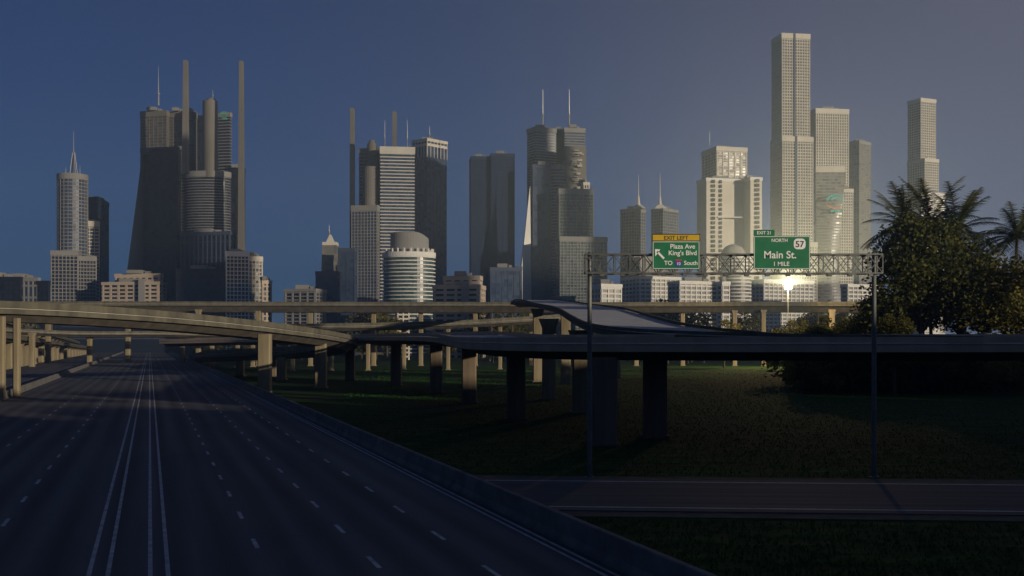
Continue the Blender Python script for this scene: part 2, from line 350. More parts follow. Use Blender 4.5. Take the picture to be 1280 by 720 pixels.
# F: two-level viaduct receding along the left of the highway
def roadpt(lat, along, h): 
    c, s = math.cos(-ROT), math.sin(-ROT)
    return (lat*c - along*s, lat*s + along*c, h)
def rp2(lat, along): p = roadpt(lat, along, 0); return (p[0], p[1])
flyover('flyover', 'upper of two ramps receding on many piers along the left side of the highway',
    [roadpt(-47, y, 15.0-(y-330)*.018) for y in range(300, 800, 40)], w=7.5, par=.8, slab=.6, gird=.7, pw=2.4, pd=1.8,
    piers=[rp2(-47, y) for y in range(315,760,24)])
flyover('flyover', 'lower of two ramps receding on short piers along the left side of the highway',
    [roadpt(-38, y, 8.6-(y-330)*.012) for y in range(300, 760, 40)], w=7, par=.8, slab=.6, gird=.7, pw=2.4, pd=1.8,
    piers=[rp2(-38, y) for y in range(322,740,24)])

# ------------------------------------------------------------------ sign gantry
GZG = 72.9
gx0, gx1 = X(737,GZG), X(1092.5,GZG); zt = H(318.5,GZG); zb = H(342,GZG)
ga = empty('sign_gantry', ((gx0+gx1)/2, GZG, GZ), label='steel truss sign gantry on two tall posts carrying two green signs', cat='sign gantry')
gc = (gx0+gx1)/2
for xx in (gx0, gx1):
    m = MB(); m.tube((xx-gc,0,0),(xx-gc,0,zt-GZ+.1),.17,.14,12); m.box(xx-gc-.3,xx-gc+.3,-.3,.3,0,.06)
    m.tube((xx-gc,0,zt-GZ+.1),(xx-gc,0,zt-GZ+.2),.16,.05,12)
    m.build('post', M['postdk'], ga)
m = MB(); x0 = X(731,GZG)-gc; x1 = X(1100,GZG)-gc; n = 20; dx = (x1-x0)/n
for yy in (-.55,.55):
    for zz in (zt-GZ, zb-GZ): m.bar((x0,yy,zz),(x1,yy,zz),.09)
    for k in range(n+1):
        m.bar((x0+k*dx,yy,zb-GZ),(x0+k*dx,yy,zt-GZ),.06)
        if k < n:
            m.bar((x0+k*dx,yy,zb-GZ),(x0+(k+1)*dx,yy,zt-GZ),.045)
            m.bar((x0+k*dx,yy,zt-GZ),(x0+(k+1)*dx,yy,zb-GZ),.045)
for k in range(n+1):
    for zz in (zt-GZ, zb-GZ): m.bar((x0+k*dx,-.55,zz),(x0+k*dx,.55,zz),.05)
m.build('truss', M['galv'], ga)
for k in range(14):
    xx = x0 + 1.0 + k*1.32
    m = MB(); m.bar((xx,-.6,zb-GZ-.05),(xx,-1.35,zb-GZ-.15),.04); m.box(xx-.14,xx+.14,-1.5,-1.25,zb-GZ-.26,zb-GZ-.12)
    m.build('sign_lamp', M['postdk'], ga)

FONTB = None
def text(s, size, x, z, y, mat, parent, name='lettering', align='CENTER', sx=1.0, ext=.006, bold=.012):
    cu = bpy.data.curves.new(name, 'FONT'); cu.body = s; cu.size = size; cu.align_x = align; cu.extrude = ext; cu.offset = bold*size
    to = bpy.data.objects.new(name, cu); col.objects.link(to)
    bpy.context.view_layer.update()
    me = bpy.data.meshes.new_from_object(to.evaluated_get(bpy.context.evaluated_depsgraph_get()))
    bpy.data.objects.remove(to); me.name = name
    me.materials.clear(); me.materials.append(mat)
    o = bpy.data.objects.new(name, me); col.objects.link(o); o.parent = parent
    o.location = (x, y, z); o.rotation_euler = (R(90),0,0); o.scale = (sx,1,1)
    return o
def rrect(m, x0, x1, z0, z1, r, y0, y1, n=4):
    pts = []
    for cx, cz, a in ((x1-r,z0+r,-90),(x1-r,z1-r,0),(x0+r,z1-r,90),(x0+r,z0+r,180)):
        for k in range(n+1):
            t = R(a+90*k/n); pts.append((cx+r*math.cos(t), cz+r*math.sin(t)))
    n = len(pts)
    m.add([(x,y0,z) for x,z in pts]+[(x,y1,z) for x,z in pts], [tuple(range(n)), tuple(range(2*n-1,n-1,-1))]+[(k,n+k,n+(k+1)%n,(k+1)%n) for k in range(n)])
ZS = GZG - .75                                    # sign plane, hung on the truss front
def sgn(name, x0p, x1p, y0p, y1p, label):
    x0, x1 = X(x0p,ZS), X(x1p,ZS); z0, z1 = H(y1p,ZS), H(y0p,ZS)
    e = empty(name, ((x0+x1)/2, ZS, z0), label=label, cat='road sign')
    w, h = x1-x0, z1-z0
    return e, w, h
s1, w1, h1 = sgn('road_sign', 815.5, 874.5, 292.5, 336.5, 'green exit sign with a yellow EXIT LEFT strip and a white arrow')
m = MB(); rrect(m, -w1/2, w1/2, 0, h1*.79, .06, -.03, .03); m.build('sign_panel', M['sgreen'], s1)
m = MB()
for a,b,c,d in ((-w1/2+.03,w1/2-.03,.03,.06),(-w1/2+.03,w1/2-.03,h1*.79-.05,h1*.79-.02),(-w1/2+.03,-w1/2+.06,.05,h1*.79-.04),(w1/2-.06,w1/2-.03,.05,h1*.79-.04)): m.box(a,b,-.04,-.032,c,d)
m.build('sign_border', M['swhite'], s1)
m = MB(); m.box(-w1/2-.03,w1/2+.03,-.035,.03,h1*.80,h1); m.build('frame', M['sblack'], s1)
m = MB(); m.box(-w1/2+.02,w1/2-.02,-.05,-.037,h1*.815,h1*.975); m.build('yellow_strip', M['syellow'], s1)
text('EXIT LEFT', .36, 0, h1*.835, -.056, M['sblack'], s1)
text('Plaza Ave', .42, .42, h1*.585, -.036, M['swhite'], s1)
text("King's Blvd", .42, .42, h1*.40, -.036, M['swhite'], s1)
text('TO', .38, -.50, h1*.12, -.036, M['swhite'], s1)
text('South', .38, .95, h1*.12, -.036, M['swhite'], s1)
sh = MB(); rrect(sh, -.06, .36, h1*.07, h1*.07+.46, .15, -.045, -.034); so = sh.build('route_shield', M['sblue'], s1)
sh = MB(); rrect(sh, -.06, .36, h1*.07+.36, h1*.07+.46, .045, -.052, -.046); sh.build('shield_top', M['sred'], so)
text('10', .27, .15, h1*.115, -.052, M['swhite'], so, 'digits')
m = MB(); m.bar((-.78,-.04,h1*.30),(-1.22,-.04,h1*.50),.02,.13)
m.add([(-1.36,-.05,h1*.57),(-1.34,-.05,h1*.36),(-1.02,-.05,h1*.56),(-1.36,-.032,h1*.57),(-1.34,-.032,h1*.36),(-1.02,-.032,h1*.56)],[(0,1,2),(5,4,3),(0,3,4,1),(1,4,5,2),(2,5,3,0)])
m.build('arrow', M['swhite'], s1)
s2, w2, h2 = sgn('road_sign', 942, 1012.5, 295, 336.5, 'green road sign reading Main St. with a white route shield 57')
m = MB(); rrect(m, -w2/2, w2/2, 0, h2, .08, -.03, .03); m.build('sign_panel', M['sgreen'], s2)
m = MB()
for a,b,c,d in ((-w2/2+.03,w2/2-.03,.03,.06),(-w2/2+.03,w2/2-.03,h2-.06,h2-.03),(-w2/2+.03,-w2/2+.06,.05,h2-.05),(w2/2-.06,w2/2-.03,.05,h2-.05)): m.box(a,b,-.04,-.032,c,d)
m.build('sign_border', M['swhite'], s2)
m = MB(); rrect(m, -w2/2, -w2/2+1.35, h2+.01, h2+.40, .05, -.03, .03); tb = m.build('exit_tab', M['sgreen'], s2)
text('EXIT 21', .28, -w2/2+.67, h2+.11, -.036, M['swhite'], tb)
text('NORTH', .30, -.15, h2*.82, -.036, M['swhite'], s2)
text('Main St.', .66, -.12, h2*.33, -.036, M['swhite'], s2)
text('1 MILE', .38, -.05, h2*.10, -.036, M['swhite'], s2)
m = MB(); rrect(m, .76, 1.52, h2*.60, h2*.92, .24, -.045, -.034, 5); so = m.build('route_shield', M['swhite'], s2)
text('57', .56, 1.14, h2*.665, -.052, M['sblack'], so, 'digits')

# ------------------------------------------------------------------ buildings
def rect3(xl, xc, xr, z, r):
    """footprint from its left, nearest and right corner; near corner at depth z, right face turned r degrees"""
    r = R(r); tl,tc,tr = ((p-640)/F for p in (xl,xc,xr)); cx = tc*z
    L = (tr*z-cx)/(math.cos(r)-tr*math.sin(r)); D = (cx-tl*z)/(math.sin(r)+tl*math.cos(r)) if abs(math.sin(r)+tl*math.cos(r))>.02 else 30
    if D <= 0 or D > 120: D = 40
    if L <= 0 or L > 160: L = 40
    u = (math.cos(r), math.sin(r)); v = (-math.sin(r), math.cos(r))
    return [(cx,z),(cx+L*u[0],z+L*u[1]),(cx+L*u[0]+D*v[0],z+L*u[1]+D*v[1]),(cx+D*v[0],z+D*v[1])]
def rect(x0, x1, z, D): a,b = X(x0,z),X(x1,z); return [(a,z),(b,z),(b,z+D),(a,z+D)]
def circ(x0, x1, z, n=32, sq=1.0):
    """round footprint, widest at depth z"""
    a,b = X(x0,z),X(x1,z); c=(a+b)/2; r=(b-a)/2
    return [(c+r*math.cos(2*math.pi*k/n), z+sq*r*math.sin(2*math.pi*k/n)) for k in range(n)]
def offset(poly, d):
    n = len(poly); out = []
    for i in range(n):
        p0,p1,p2 = Vector(poly[i-1]),Vector(poly[i]),Vector(poly[(i+1)%n])
        e1=(p1-p0).normalized(); e2=(p2-p1).normalized(); n1=Vector((e1.y,-e1.x)); n2=Vector((e2.y,-e2.x))
        b=(n1+n2); b = b.normalized() if b.length>1e-6 else n1
        k = d/max(.4,b.dot(n1)); out.append((p1.x+b.x*k, p1.y+b.y*k))
    return out
def block(e, poly, z0, z1, gl, fr, fs=3.8, ps=4.5, sh=1.1, pw=.8, d=.35, crown=2.5, top=None, name='block', bands=True, gaps=()):
    """one block of a building: glazed body > floor bands, piers and parapet"""
    if fs and fs < 7: fs *= .70; sh *= .70
    if ps: ps *= .70; pw *= .66
    ex, ey = e.location.x, e.location.y
    L = [(x-ex, y-ey) for x,y in poly]
    m = MB(); m.prism(L, z0, z1, [(x-ex,y-ey) for x,y in top] if top else None)
    o = m.build(name, gl, e)
    n = len(L)
    if fs and bands:
        g = MB(); zz = z0 + fs
        while zz < z1 - .5:
            P = offset(L, d)
            g.prism(P, zz-sh, zz); zz += fs
        g.build('floor_bands', fr, o)
    if ps:
        g = MB()
        if n > 12:
            N = max(8, int(2*math.pi*(max(x for x,y in L)-min(x for x,y in L))/2/ps)); cx=sum(x for x,y in L)/n; cy=sum(y for x,y in L)/n
            rr=(max(x for x,y in L)-min(x for x,y in L))/2
            for k in range(N):
                t=2*math.pi*k/N; p=Vector((cx+rr*math.cos(t),cy+rr*math.sin(t))); tn=Vector((-math.sin(t),math.cos(t)))*pw/2; nn=Vector((math.cos(t),math.sin(t)))*(d+.1)
                g.prism([tuple(p-tn-nn*2),tuple(p+tn-nn*2),tuple(p+tn+nn),tuple(p-tn+nn)][::-1], z0, z1-.02)
        else:
            for i in range(n):
                a=Vector(L[i]); b=Vector(L[(i+1)%n]); ln=(b-a).length
                if ln < ps*.8: continue
                k=max(1,round(ln/ps)); u=(b-a)/ln; nn=Vector((u.y,-u.x))*(d+.12)
                for j in range(k+1):
                    if any(abs(j-q*k)<.6 for q in gaps): continue
                    c=a+u*(ln*j/k); c1=c-u*pw/2; c2=c+u*pw/2
                    if j==0: c1=c-u*(d*.3)
                    if j==k: c2=c+u*(d*.3)
                    g.prism([tuple(c1+nn),tuple(c2+nn),tuple(c2-nn),tuple(c1-nn)], z0, z1-.02)
        g.build('piers', fr, o)
    if crown and not top:
        g = MB(); g.prism(offset(L, d+.25), z1-crown, z1+.6); g.build('parapet', fr, o)
        if random.random() < .8 and n < 13:
            cx=sum(x for x,y in L)/n; cy=sum(y for x,y in L)/n
            xs=(max(x for x,y in L)-min(x for x,y in L)); g=MB()
            g.box(cx-xs*.22,cx+xs*.1,cy-5,cy+4,z1+.58,z1+3.2); g.box(cx+xs*.14,cx+xs*.24,cy-2,cy+4,z1+.58,z1+2.4); g.build('roof_plant', M['stone'], o)
    return o
def bld(name, px, z, label, cat='skyscraper'): return empty(name, (X(px,z), z, GZ*0), label=label, cat=cat)
def mast(e, px, z, y0, y1, r=.5, name='spire', mat=None, r1=.12, ring=True):
    m = MB(); x = X(px,z)-e.location.x; y = z-e.location.y; a, b = H(y1,z), H(y0,z)
    m.tube((x,y,a),(x,y,a+(b-a)*.3),r,r*.75,10); m.tube((x,y,a+(b-a)*.3),(x,y,b),r*.55,r1,8)
    if ring: m.tube((x,y,a+(b-a)*.3-.5),(x,y,a+(b-a)*.3+.5),r*1.6,r*1.6,10)
    return m.build(name, mat or M['spire'], e)
B0 = GZ

# 1 far left cylinder group
z=860
e = bld('round_skyscraper', 90, z, 'round gridded skyscraper with a lattice mast, leftmost tall tower, rising from a stepped base')
block(e, circ(73,108.5,z+25), B0, H(216,z+10), M['gblue'], M['stone'], 4.0, 4.6, .9, .55, .3, 4, name='round_tower')
block(e, rect3(104,106,124,z+35,20), B0, H(276,z+30), M['gblue'], M['cream'], 4.0, 4.6, 1.0, .8, .3, 4)
block(e, rect3(61,64,97,z,12), B0, H(314,z), M['gdark'], M['stone'], 4.0, 3.9, .9, .9, .4, 3)
block(e, rect3(95,97,120,z+8,20), B0, H(320,z), M['gdark'], M['stone'], 4.0, 3.4, 1.1, .8, .4, 3)
m = MB(); mx = X(92,z+25)-e.location.x; a=H(214,z+10)
for sx,sy in ((-1,-1),(1,-1),(1,1),(-1,1)): m.bar((mx+2.2*sx,25+2.2*sy,a),(mx+.6*sx,25+.6*sy,a+17),.4)
for k in range(6):
    q=2.2-1.6*k/5; zz=a+17*k/5
    for s in (-1,1): m.bar((mx-q,25+s*q,zz),(mx+q,25+s*q,zz),.3); m.bar((mx+s*q,25-q,zz),(mx+s*q,25+q,zz),.3)
m.tube((mx,25,a),(mx,25,H(164,z+25)),.6,.15,8); m.tube((mx+5,25,a),(mx+5,25,a+7),.3,.1,6); m.tube((mx-5,22,a),(mx-5,22,a+5),.3,.1,6); m.build('mast', M['spire'], e)
e = bld('skyscraper', 117, 980, 'plain dark slab tower half hidden behind the leftmost round tower')
block(e, rect3(106,108,125.5,980,10), B0, H(247,980), M['gdark'], M['dark_shade_clad'], 4.0, 5, .5, .5, .15, 3)
# 2 low dark blocks at the left edge
e = bld('office_building', 12, 700, 'low dark block at the left edge of the skyline', 'building')
block(e, rect3(-30,25,27,700,84), B0, H(347,700), M['gdark'], M['dark_shade_clad'], 4, 5, 1, .8, .3, 2)
e = bld('office_building', 36, 760, 'low block with pale columns behind the dark blocks at far left', 'building')
block(e, rect3(8,47,49,760,80), B0, H(348,760), M['gblue'], M['stone'], 8, 5, 1.4, 1.5, .5, 2)
e = bld('office_building', 54, 720, 'narrow low dark block left of the round tower base', 'building')
block(e, rect3(47,60,62,720,80), B0, H(352,720), M['gdark'], M['dark_shade_clad'], 4, 5, 1, .8, .3, 2)
# terraced beige blocks
def terraced(px0, px1, z, y0, y1, ybot, label, step=.2, mat='peach'):
    e = bld('terraced_building', (px0+px1)/2, z, label, 'building')
    w = px1-px0
    block(e, rect3(px0,px0+w*.5 if px0>640 else px1-w*.12,px1,z,25 if px0>640 else 80), B0, H(y1,z), M['gdark'], M[mat], 4.2, 9, 2.2, 2.4, .8, 1.8, name='lower_floors')
    block(e, rect3(px0+w*step,px1-w*.1 if px0<640 else px0+w*.3,px1-w*.05,z+6,80 if px0<640 else 20), B0, H(y0,z), M['gdark'], M[mat], 4.2, 7, 2.4, 3, .5, 2, name='upper_floors')
    m = MB(); xx = X(px0+w*.62,z)-e.location.x
    m.box(xx-2.2,xx+2.2,-1.5,4,B0,H((y0+y1)/2+1,z)); m.build('stair_tower', M['stone'], e)
    return e
terraced(129,207,830,342,353,378,'peach terraced mid-rise at the foot of the big dark tower')
terraced(543,605,640,345,357,378,'peach terraced mid-rise right of the banded round building')

# 4 the big dark complex
z=850
e = bld('skyscraper_complex', 220, z, 'huge dark skyscraper cluster with a flared left edge and two slender pylons')
O = lambda px, zz=z: X(px,zz)-e.location.x
block(e, rect3(176,208,211,z+20,78), B0, H(132,z), M['gbronze'], M['taupe'], 3.4, 5.5, 1.2, .5, .3, 4, name='top_lobe')
block(e, rect3(211,233,234,z+24,80), B0, H(132,z), M['gbronze'], M['taupe'], 3.4, 5.5, 1.2, .5, .3, 4, name='top_lobe')
block(e, rect3(234,244,246,z+24,80), B0, H(133,z), M['gbronze'], M['taupe'], 3.4, 5.5, 1.2, .5, .3, 4, name='top_lobe')
block(e, rect(246,272,z+34,30), B0, H(134,z), M['gdark'], M['dark_shade_clad'], 4, 0, .4, .5, .1, 3, name='dark_core')
block(e, rect3(268,287,289,z+22,76), B0, H(134,z), M['gdark'], M['stone'], 3.4, 0, 1.0, .5, .4, 3, name='banded_lobe')
block(e, rect3(176,222,226,z,76), B0, H(184,z), M['gdark'], M['dark_shade_clad'], 4.0, 9, .5, .5, .15, 3, name='shaded_slab')  # shade on this slab is put into its dark glass and cladding
block(e, rect3(222,231,232,z+6,80), B0, H(187,z), M['gbronze'], M['stone'], 3.4, 0, 1.2, .5, .4, 3, name='step_block')
m = MB(); xa,xb,xc_ = O(143),O(177),O(177); m.add([(xa,4,B0),(xb,4,B0),(xb,34,B0),(xa,34,B0),(O(175.5),4,H(192,z)),(xb,4,H(192,z)),(xb,34,H(192,z)),(O(175.5),34,H(192,z))],[(0,3,2,1),(4,5,6,7),(0,1,5,4),(1,2,6,5),(2,3,7,6),(3,0,4,7)])
m.build('flared_buttress', M['dark_shade_clad'], e)
m = MB(); m.prism([(x-e.location.x,y-e.location.y) for x,y in circ(253.5,272,z+2,24)], H(222,z), H(126,z)); m.tube((O(262.8),2,H(126,z)),(O(262.8),2,H(122.5,z)),(O(271)-O(256))*.42,(O(271)-O(256))*.32,24); m.build('smooth_shaft', M['taupe'], e, )
block(e, circ(232,288,z+6,40,.5), B0, H(213,z-8), M['gdark'], M['stone'], 3.0, 0, .75, .5, .45, 3.5, name='round_block')
block(e, rect3(226,287,294,z-20,74), B0, H(290,z-20), M['gdark'], M['greyclad'], 12, 5.2, .5, 1.4, .6, 2, name='finned_block')
block(e, rect3(286,303,306,z+18,80), B0, H(206,z), M['gdark'], M['dark_shade_clad'], 4, 8, .5, .6, .2, 3, name='dark_wing')
block(e, rect(220,282,z-34,12), B0, H(337,z-34), M['gdark'], M['dark_shade_clad'], 4.0, 7, .5, .5, .15, 2, name='shaded_podium')
m = MB()
for (a,b) in (((O(229,830),O(235.5,830)),75),((O(298.8,830),O(304.8,830)),76)):
    m2 = MB(); c=(a[0]+a[1])/2; hw=(a[1]-a[0])/2; t=H(b,z-22)
    k_=1.0 if b==75 else 1.35; p=[(c-hw*k_,-24),(c+hw*k_,-24),(c+hw*k_,-17),(c-hw*k_,-17)]; q=[(c-hw*.75,-22),(c+hw*.75,-22),(c+hw*.75,-18),(c-hw*.75,-18)]
    m2.prism(p,B0 if b==76 else H(222,z),t,q); m2.build('pylon', M['taupe'], e)
mast(e, 198, z+30, 83, 132, .8); mast(e, 266, z+12, 112, 123, .4)
def logo(e, x, y, z, s, c1, c2, name='logo'):
    m = MB(); n=9
    for (r0,r1,a0,a1,k) in ((1.0,.72,10,170,0),(.62,.30,-20,150,0),(1.0,.75,190,300,1)):
        pts=[]
        for i in range(n+1):
            t=R(a0+(a1-a0)*i/n); rr=r0; pts.append((math.cos(t)*rr*s,math.sin(t)*rr*s*.75))
        for i in range(n,-1,-1):
            t=R(a0+(a1-a0)*i/n); f=i/n; rr=r1+(r0-r1)*(1-f)*.8; pts.append((math.cos(t)*rr*s,math.sin(t)*rr*s*.75))
        q=len(pts); m.cur=k
        m.add([(x+a,y,z+b) for a,b in pts]+[(x+a,y+.3,z+b) for a,b in pts],[(i,i+1,2*n-i,2*n+1-i) for i in range(n)])
    for j in range(3):
        m.cur=0; m.box(x-s*.5+j*s*.42,x-s*.2+j*s*.42,y,y+.3,z-s*1.05,z-s*.8)
    return m.build(name,[c1,c2],e)
logo(e, O(280.5,z+8), 8, H(143.5,z+8), 3.4, M['lgreen'], M['teal'])
# underneath: podium seen through the ramps, its shade put into dark cladding
e = bld('shaded_podium', 150, 800, 'vast podium wall coloured dark for shade, closing the highway beneath the big dark tower', 'building')
m = MB(); x0,x1 = X(66,800)-e.location.x, X(243,800)-e.location.x
pts=[(x0,B0)];
for k in range(9): t=R(90*k/8); pts.append((x0+8-8*math.cos(t), 16+13*math.sin(t)))
pts += [(x1,29),(x1,B0)]
n=len(pts); m.add([(x,0,zz) for x,zz in pts]+[(x,60,zz) for x,zz in pts],[tuple(range(n-1,-1,-1)),tuple(range(n,2*n))]+[(k,(k+1)%n,n+(k+1)%n,n+k) for k in range(n)])
m.build('wall', M['dark_shade_clad'], e)
m = MB(); m.box(x0-9,x0-.05,-1,30,B0,24); m.build('concrete_edge', M['conc'], e)
m = MB(); m.box(x0+6,x1-4,-.8,-.05,9.5,10.3); m.box(x0+6,x1-4,-.8,-.05,18,18.6); m.build('ledge', M['greyclad'], e)
# 5
z=780
e = bld('skyscraper', 304, z, 'white gridded mid-height tower with a chamfered corner, right of the tall slender pylon')
block(e, rect3(280.5,283,311,z,14), B0, H(315,z), M['gdark'], M['white'], 4.0, 3.6, .9, .9, .4, 3)
block(e, rect3(308,311,327.5,z+8,30), B0, H(320,z), M['gdark'], M['cream'], 4.0, 3.6, .9, .9, .4, 3)
block(e, rect3(326,328,339,z+12,30), B0, H(350,z), M['gdark'], M['peach'], 5, 5, 1.6, 2, .4, 2)
# 6
e = bld('office_building', 381, 700, 'low block with stacked pale balconies behind the upper viaduct', 'building')
block(e, rect3(357,394,406,700,72), B0, H(362,700), M['gdark'], M['stone'], 3.2, 7, 1.0, 1.4, .8, 1.2)
# 7
z=760
e = bld('glass_tower', 411, z, 'small pale tower tapering to a pyramid cap and needle spire')
ct=[(X(398,z),z),(X(424,z),z),(X(424,z),z+14),(X(398,z),z+14)]
tp=offset(ct,-2.2)
block(e, ct, B0, H(306,z), M['gpale'], M['cream'], 4, 0, .8, 1, .2, 0, top=tp, name='tapered_shaft', bands=False)
tp=[(x-e.location.x,y-e.location.y) for x,y in tp]; cx=sum(a for a,b in tp)/4; cy=sum(b for a,b in tp)/4
m = MB(); m.prism(tp,H(306,z),H(302,z)); m.prism(offset(tp,-2.2),H(302,z),H(292,z),[(cx+(a-cx)*.12,cy+(b-cy)*.12) for a,b in tp]); m.build('pyramid_cap', M['cream'], e)
mast(e, 411.5, z+7, 281, 294, .5)
for (a,b,c,yt,zz,lb) in ((395,421,425,340,z-40,'low dark block in front of the small pyramid-capped tower'),(424,443,446,311,z-20,'dark slab between the pyramid-capped tower and the gridded block')):
    e = bld('office_building', b, zz, lb, 'building'); block(e, rect3(a,b,c,zz,80), B0, H(yt,zz), M['gblue'], M['greyclad'], 4, 6, .6, .6, .2, 2)
# 8
z=900
e = bld('skyscraper_complex', 476, z, 'striped skyscraper group with a pylon at its left and tall thin masts on the roof')
block(e, rect3(474,476,517.5,z,8), B0, H(184,z), M['gblue'], M['cream'], 3.9, 0, 1.25, 1, .6, 5, name='striped_slab')
block(e, rect3(449,474,476,z+18,80), B0, H(181,z), M['gblue'], M['taupe'], 4, 0, 1.4, 1, .4, 3, name='rear_slab')
m = MB(); ex=e.location.x
m.prism([(x-ex,y-z) for x,y in circ(459,471,z+16,20)],B0,H(175,z)); m.prism([(x-ex,y-z) for x,y in circ(461,469,z+16,20)],H(175,z),H(171,z)); m.build('smooth_shaft', M['taupe'], e)
m = MB(); m.prism([(x-ex,y-z) for x,y in circ(453.5,472,z+8,20)],B0,H(207,z)); m.build('lower_shaft', M['taupe'], e)
block(e, rect3(439.5,471,474,z-10,78), B0, H(259,z), M['gblue'], M['stone'], 3.6, 3.6, .8, .7, .3, 4, name='gridded_block')
g2 = MB(); c=(X(438,z)+X(443.5,z))/2-ex; hw=(X(443.5,z)-X(438,z))/2; g2.box(c-hw,c+hw,-4,2,B0,H(181,z)); g2.build('pylon_shaft', M['dark_shade_clad'], e)
g2 = MB(); g2.box(c-hw+.2,c+hw-.2,-3.8,1.8,H(181,z),H(136,z)); g2.build('pylon', M['taupe'], e)
c=X(490.5,z)-ex; g2 = MB(); g2.box(c-1.7,c+1.7,15,19,H(186,z),H(134.5,z)); g2.build('pylon', M['taupe'], e)
mast(e,481,z+8,150,184,.45); mast(e,509,z+8,150,184,.45)
# 9
z=980
e = bld('skyscraper', 538, z, 'dark glass tower with a pale lattice crown, behind the striped skyscraper')
block(e, rect3(516,534,558,z,48), B0, H(175,z), M['gblue'], M['greyclad'], 4, 6, .5, .5, .2, 0)
block(e, [p for p in rect3(515.5,534,558.8,z-.6,48)], H(196,z), H(173.5,z), M['gblue'], M['cream'], 12, 5.5, 2.4, .9, .3, 2, name='crown')
mast(e,537,z+14,158,173,.5)
# 10 banded round building
z=720
e = bld('round_building', 511, z, 'banded round building with a domed crown sliced by a slant, left of the peach mid-rise')
block(e, circ(479.5,543,z+16,48,.8), B0, H(315,z), M['gteal'], M['white'], 3.55, 0, 1.0, .5, .7, 2.4, name='round_body')
m = MB(); cx=X(512,z+16)-e.location.x
def ring_pts(a,b,n=40,sq=.8): 
    c=(X(a,z+16)+X(b,z+16))/2-e.location.x; r=(X(b,z+16)-X(a,z+16))/2; return [(c+r*math.cos(2*math.pi*k/n),16+sq*r*math.sin(2*math.pi*k/n)) for k in range(n)]
for k in range(22):
    t=2*math.pi*k/22; rr=(X(541,z+16)-X(482,z+16))/2; x=cx+rr*math.cos(t); y=16+.8*rr*math.sin(t); m.box(x-.45,x+.45,y-.45,y+.45,H(315,z),H(309,z))
m.build('colonnade', M['white'], e)
m = MB(); rp=ring_pts(488,536); n=len(rp); zt0=H(308,z)
cr=lambda x: H(289.5,z)-max(0,(x-cx-4)/ (X(536,z)-X(512,z)))**2*7
m.add([(x,y,H(315,z)) for x,y in rp]+[(x,y,cr(x)) for x,y in rp]+[(x*.95+cx*.05,16+(y-16)*.95,cr(x)+.7) for x,y in rp],
      [(k,(k+1)%n,n+(k+1)%n,n+k) for k in range(n)]+[(n+k,n+(k+1)%n,2*n+(k+1)%n,2*n+k) for k in range(n)]+[tuple(range(2*n,3*n))])
m.build('dome', M['greyclad'] if False else M['stone'], e)
# 12
z=900
e = bld('skyscraper', 614, z, 'broad plain glass tower with shade in its dark colour, alone in the middle of the skyline')
block(e, rect3(587,589,614,z,6), B0, H(196,z), M['gshade'], M['shadeclad'], 4, 7, .35, .5, .12, 2)
block(e, rect3(612,614,643,z-2,6), B0, H(193,z), M['gshade'], M['shadeclad'], 4, 7, .35, .5, .12, 2)
e = bld('office_building', 630, 780, 'low slate block at the foot of the broad plain glass tower', 'building')
block(e, rect3(611,613,650,780,8), B0, H(335,780), M['gblue'], M['greyclad'], 4, 6, .5, .5, .2, 2)
# 13
z=880
e = bld('skyscraper_complex', 705, z, 'twin-lobed banded skyscraper with two roof masts and a white sail at its left')
block(e, rect3(659,669,695,z+14,28), B0, H(158,z+10), M['gblue'], M['stone'], 3.1, 0, 1.05, .5, .35, 3, name='top_lobe')
block(e, rect(690,708,z+36,20), B0, H(160,z+30), M['gdark'], M['dark_shade_clad'], 4, 0, .4, .5, .1, 3, name='dark_core')
block(e, rect3(704,706,731,z+18,10), B0, H(158,z+10), M['gblue'], M['stone'], 3.1, 0, 1.05, .5, .35, 3, name='top_lobe')
block(e, rect3(664,666,694,z+2,8), B0, H(206,z), M['gblue'], M['greyclad'], 4, 6, .5, .5, .2, 2, name='glass_wing')
block(e, circ(687,707,z+8,24), B0, H(206,z), M['gblue'], M['stone'], 3.6, 0, .9, .5, .4, 2, name='round_wing')
ex=e.location.x
m = MB(); m.prism([(x-ex,y-z) for x,y in rect3(705,707,733,z+4,10)],H(240,z),H(181,z)); fp=m.build('carved_face', M['taupe'], e)
m = MB(); a=X(714,z)-ex; b=X(729,z)-ex
rr=random.Random(3)
for k in range(26):
    zz=H(238,z)+rr.uniform(0,H(186,z)-H(238,z)); xx=rr.uniform(a,b-4); ww=rr.uniform(1.5,5); m.box(xx,xx+ww,2.6,5.2,zz,zz+rr.uniform(.4,1.6))
m.build('carved_relief', M['cream'], fp)
block(e, rect3(728,730,736,z+2,10), B0, H(228,z), M['gteal'], M['cream'], 6, 3, 1.2, 1, .5, 2, name='corner_box')
block(e, rect3(697,699,741.5,z-12,8), B0, H(239,z), M['gteal'], M['stone'], 3.7, 3.7, .8, .6, .3, 4, name='upper_step')
block(e, rect3(696,700,758.5,z-34,10), B0, H(297,z-30), M['gteal'], M['stone'], 3.3, 3.6, .9, .7, .3, 3, name='lower_step')
m = MB(); zz0=z-6
m.add([(X(637,z)-ex,-6,B0),(X(640.5,z)-ex,-14,B0),(X(665,z)-ex,-3,B0),(X(662.5,z)-ex,-6,H(233,z))],[(0,1,3),(1,2,3),(2,0,3),(0,2,1)])
m.build('white_sail', M['white'], e)
mast(e,678.5,z+30,112,156,.7,r1=.2); mast(e,711.5,z+30,112,156,.7,r1=.2)
e = bld('office_building', 652, 820, 'small slate block tucked left of the white sail', 'building')
block(e, rect3(643,645,652,820,8), B0, H(334,820), M['gblue'], M['greyclad'], 4, 6, .5, .5, .2, 2)
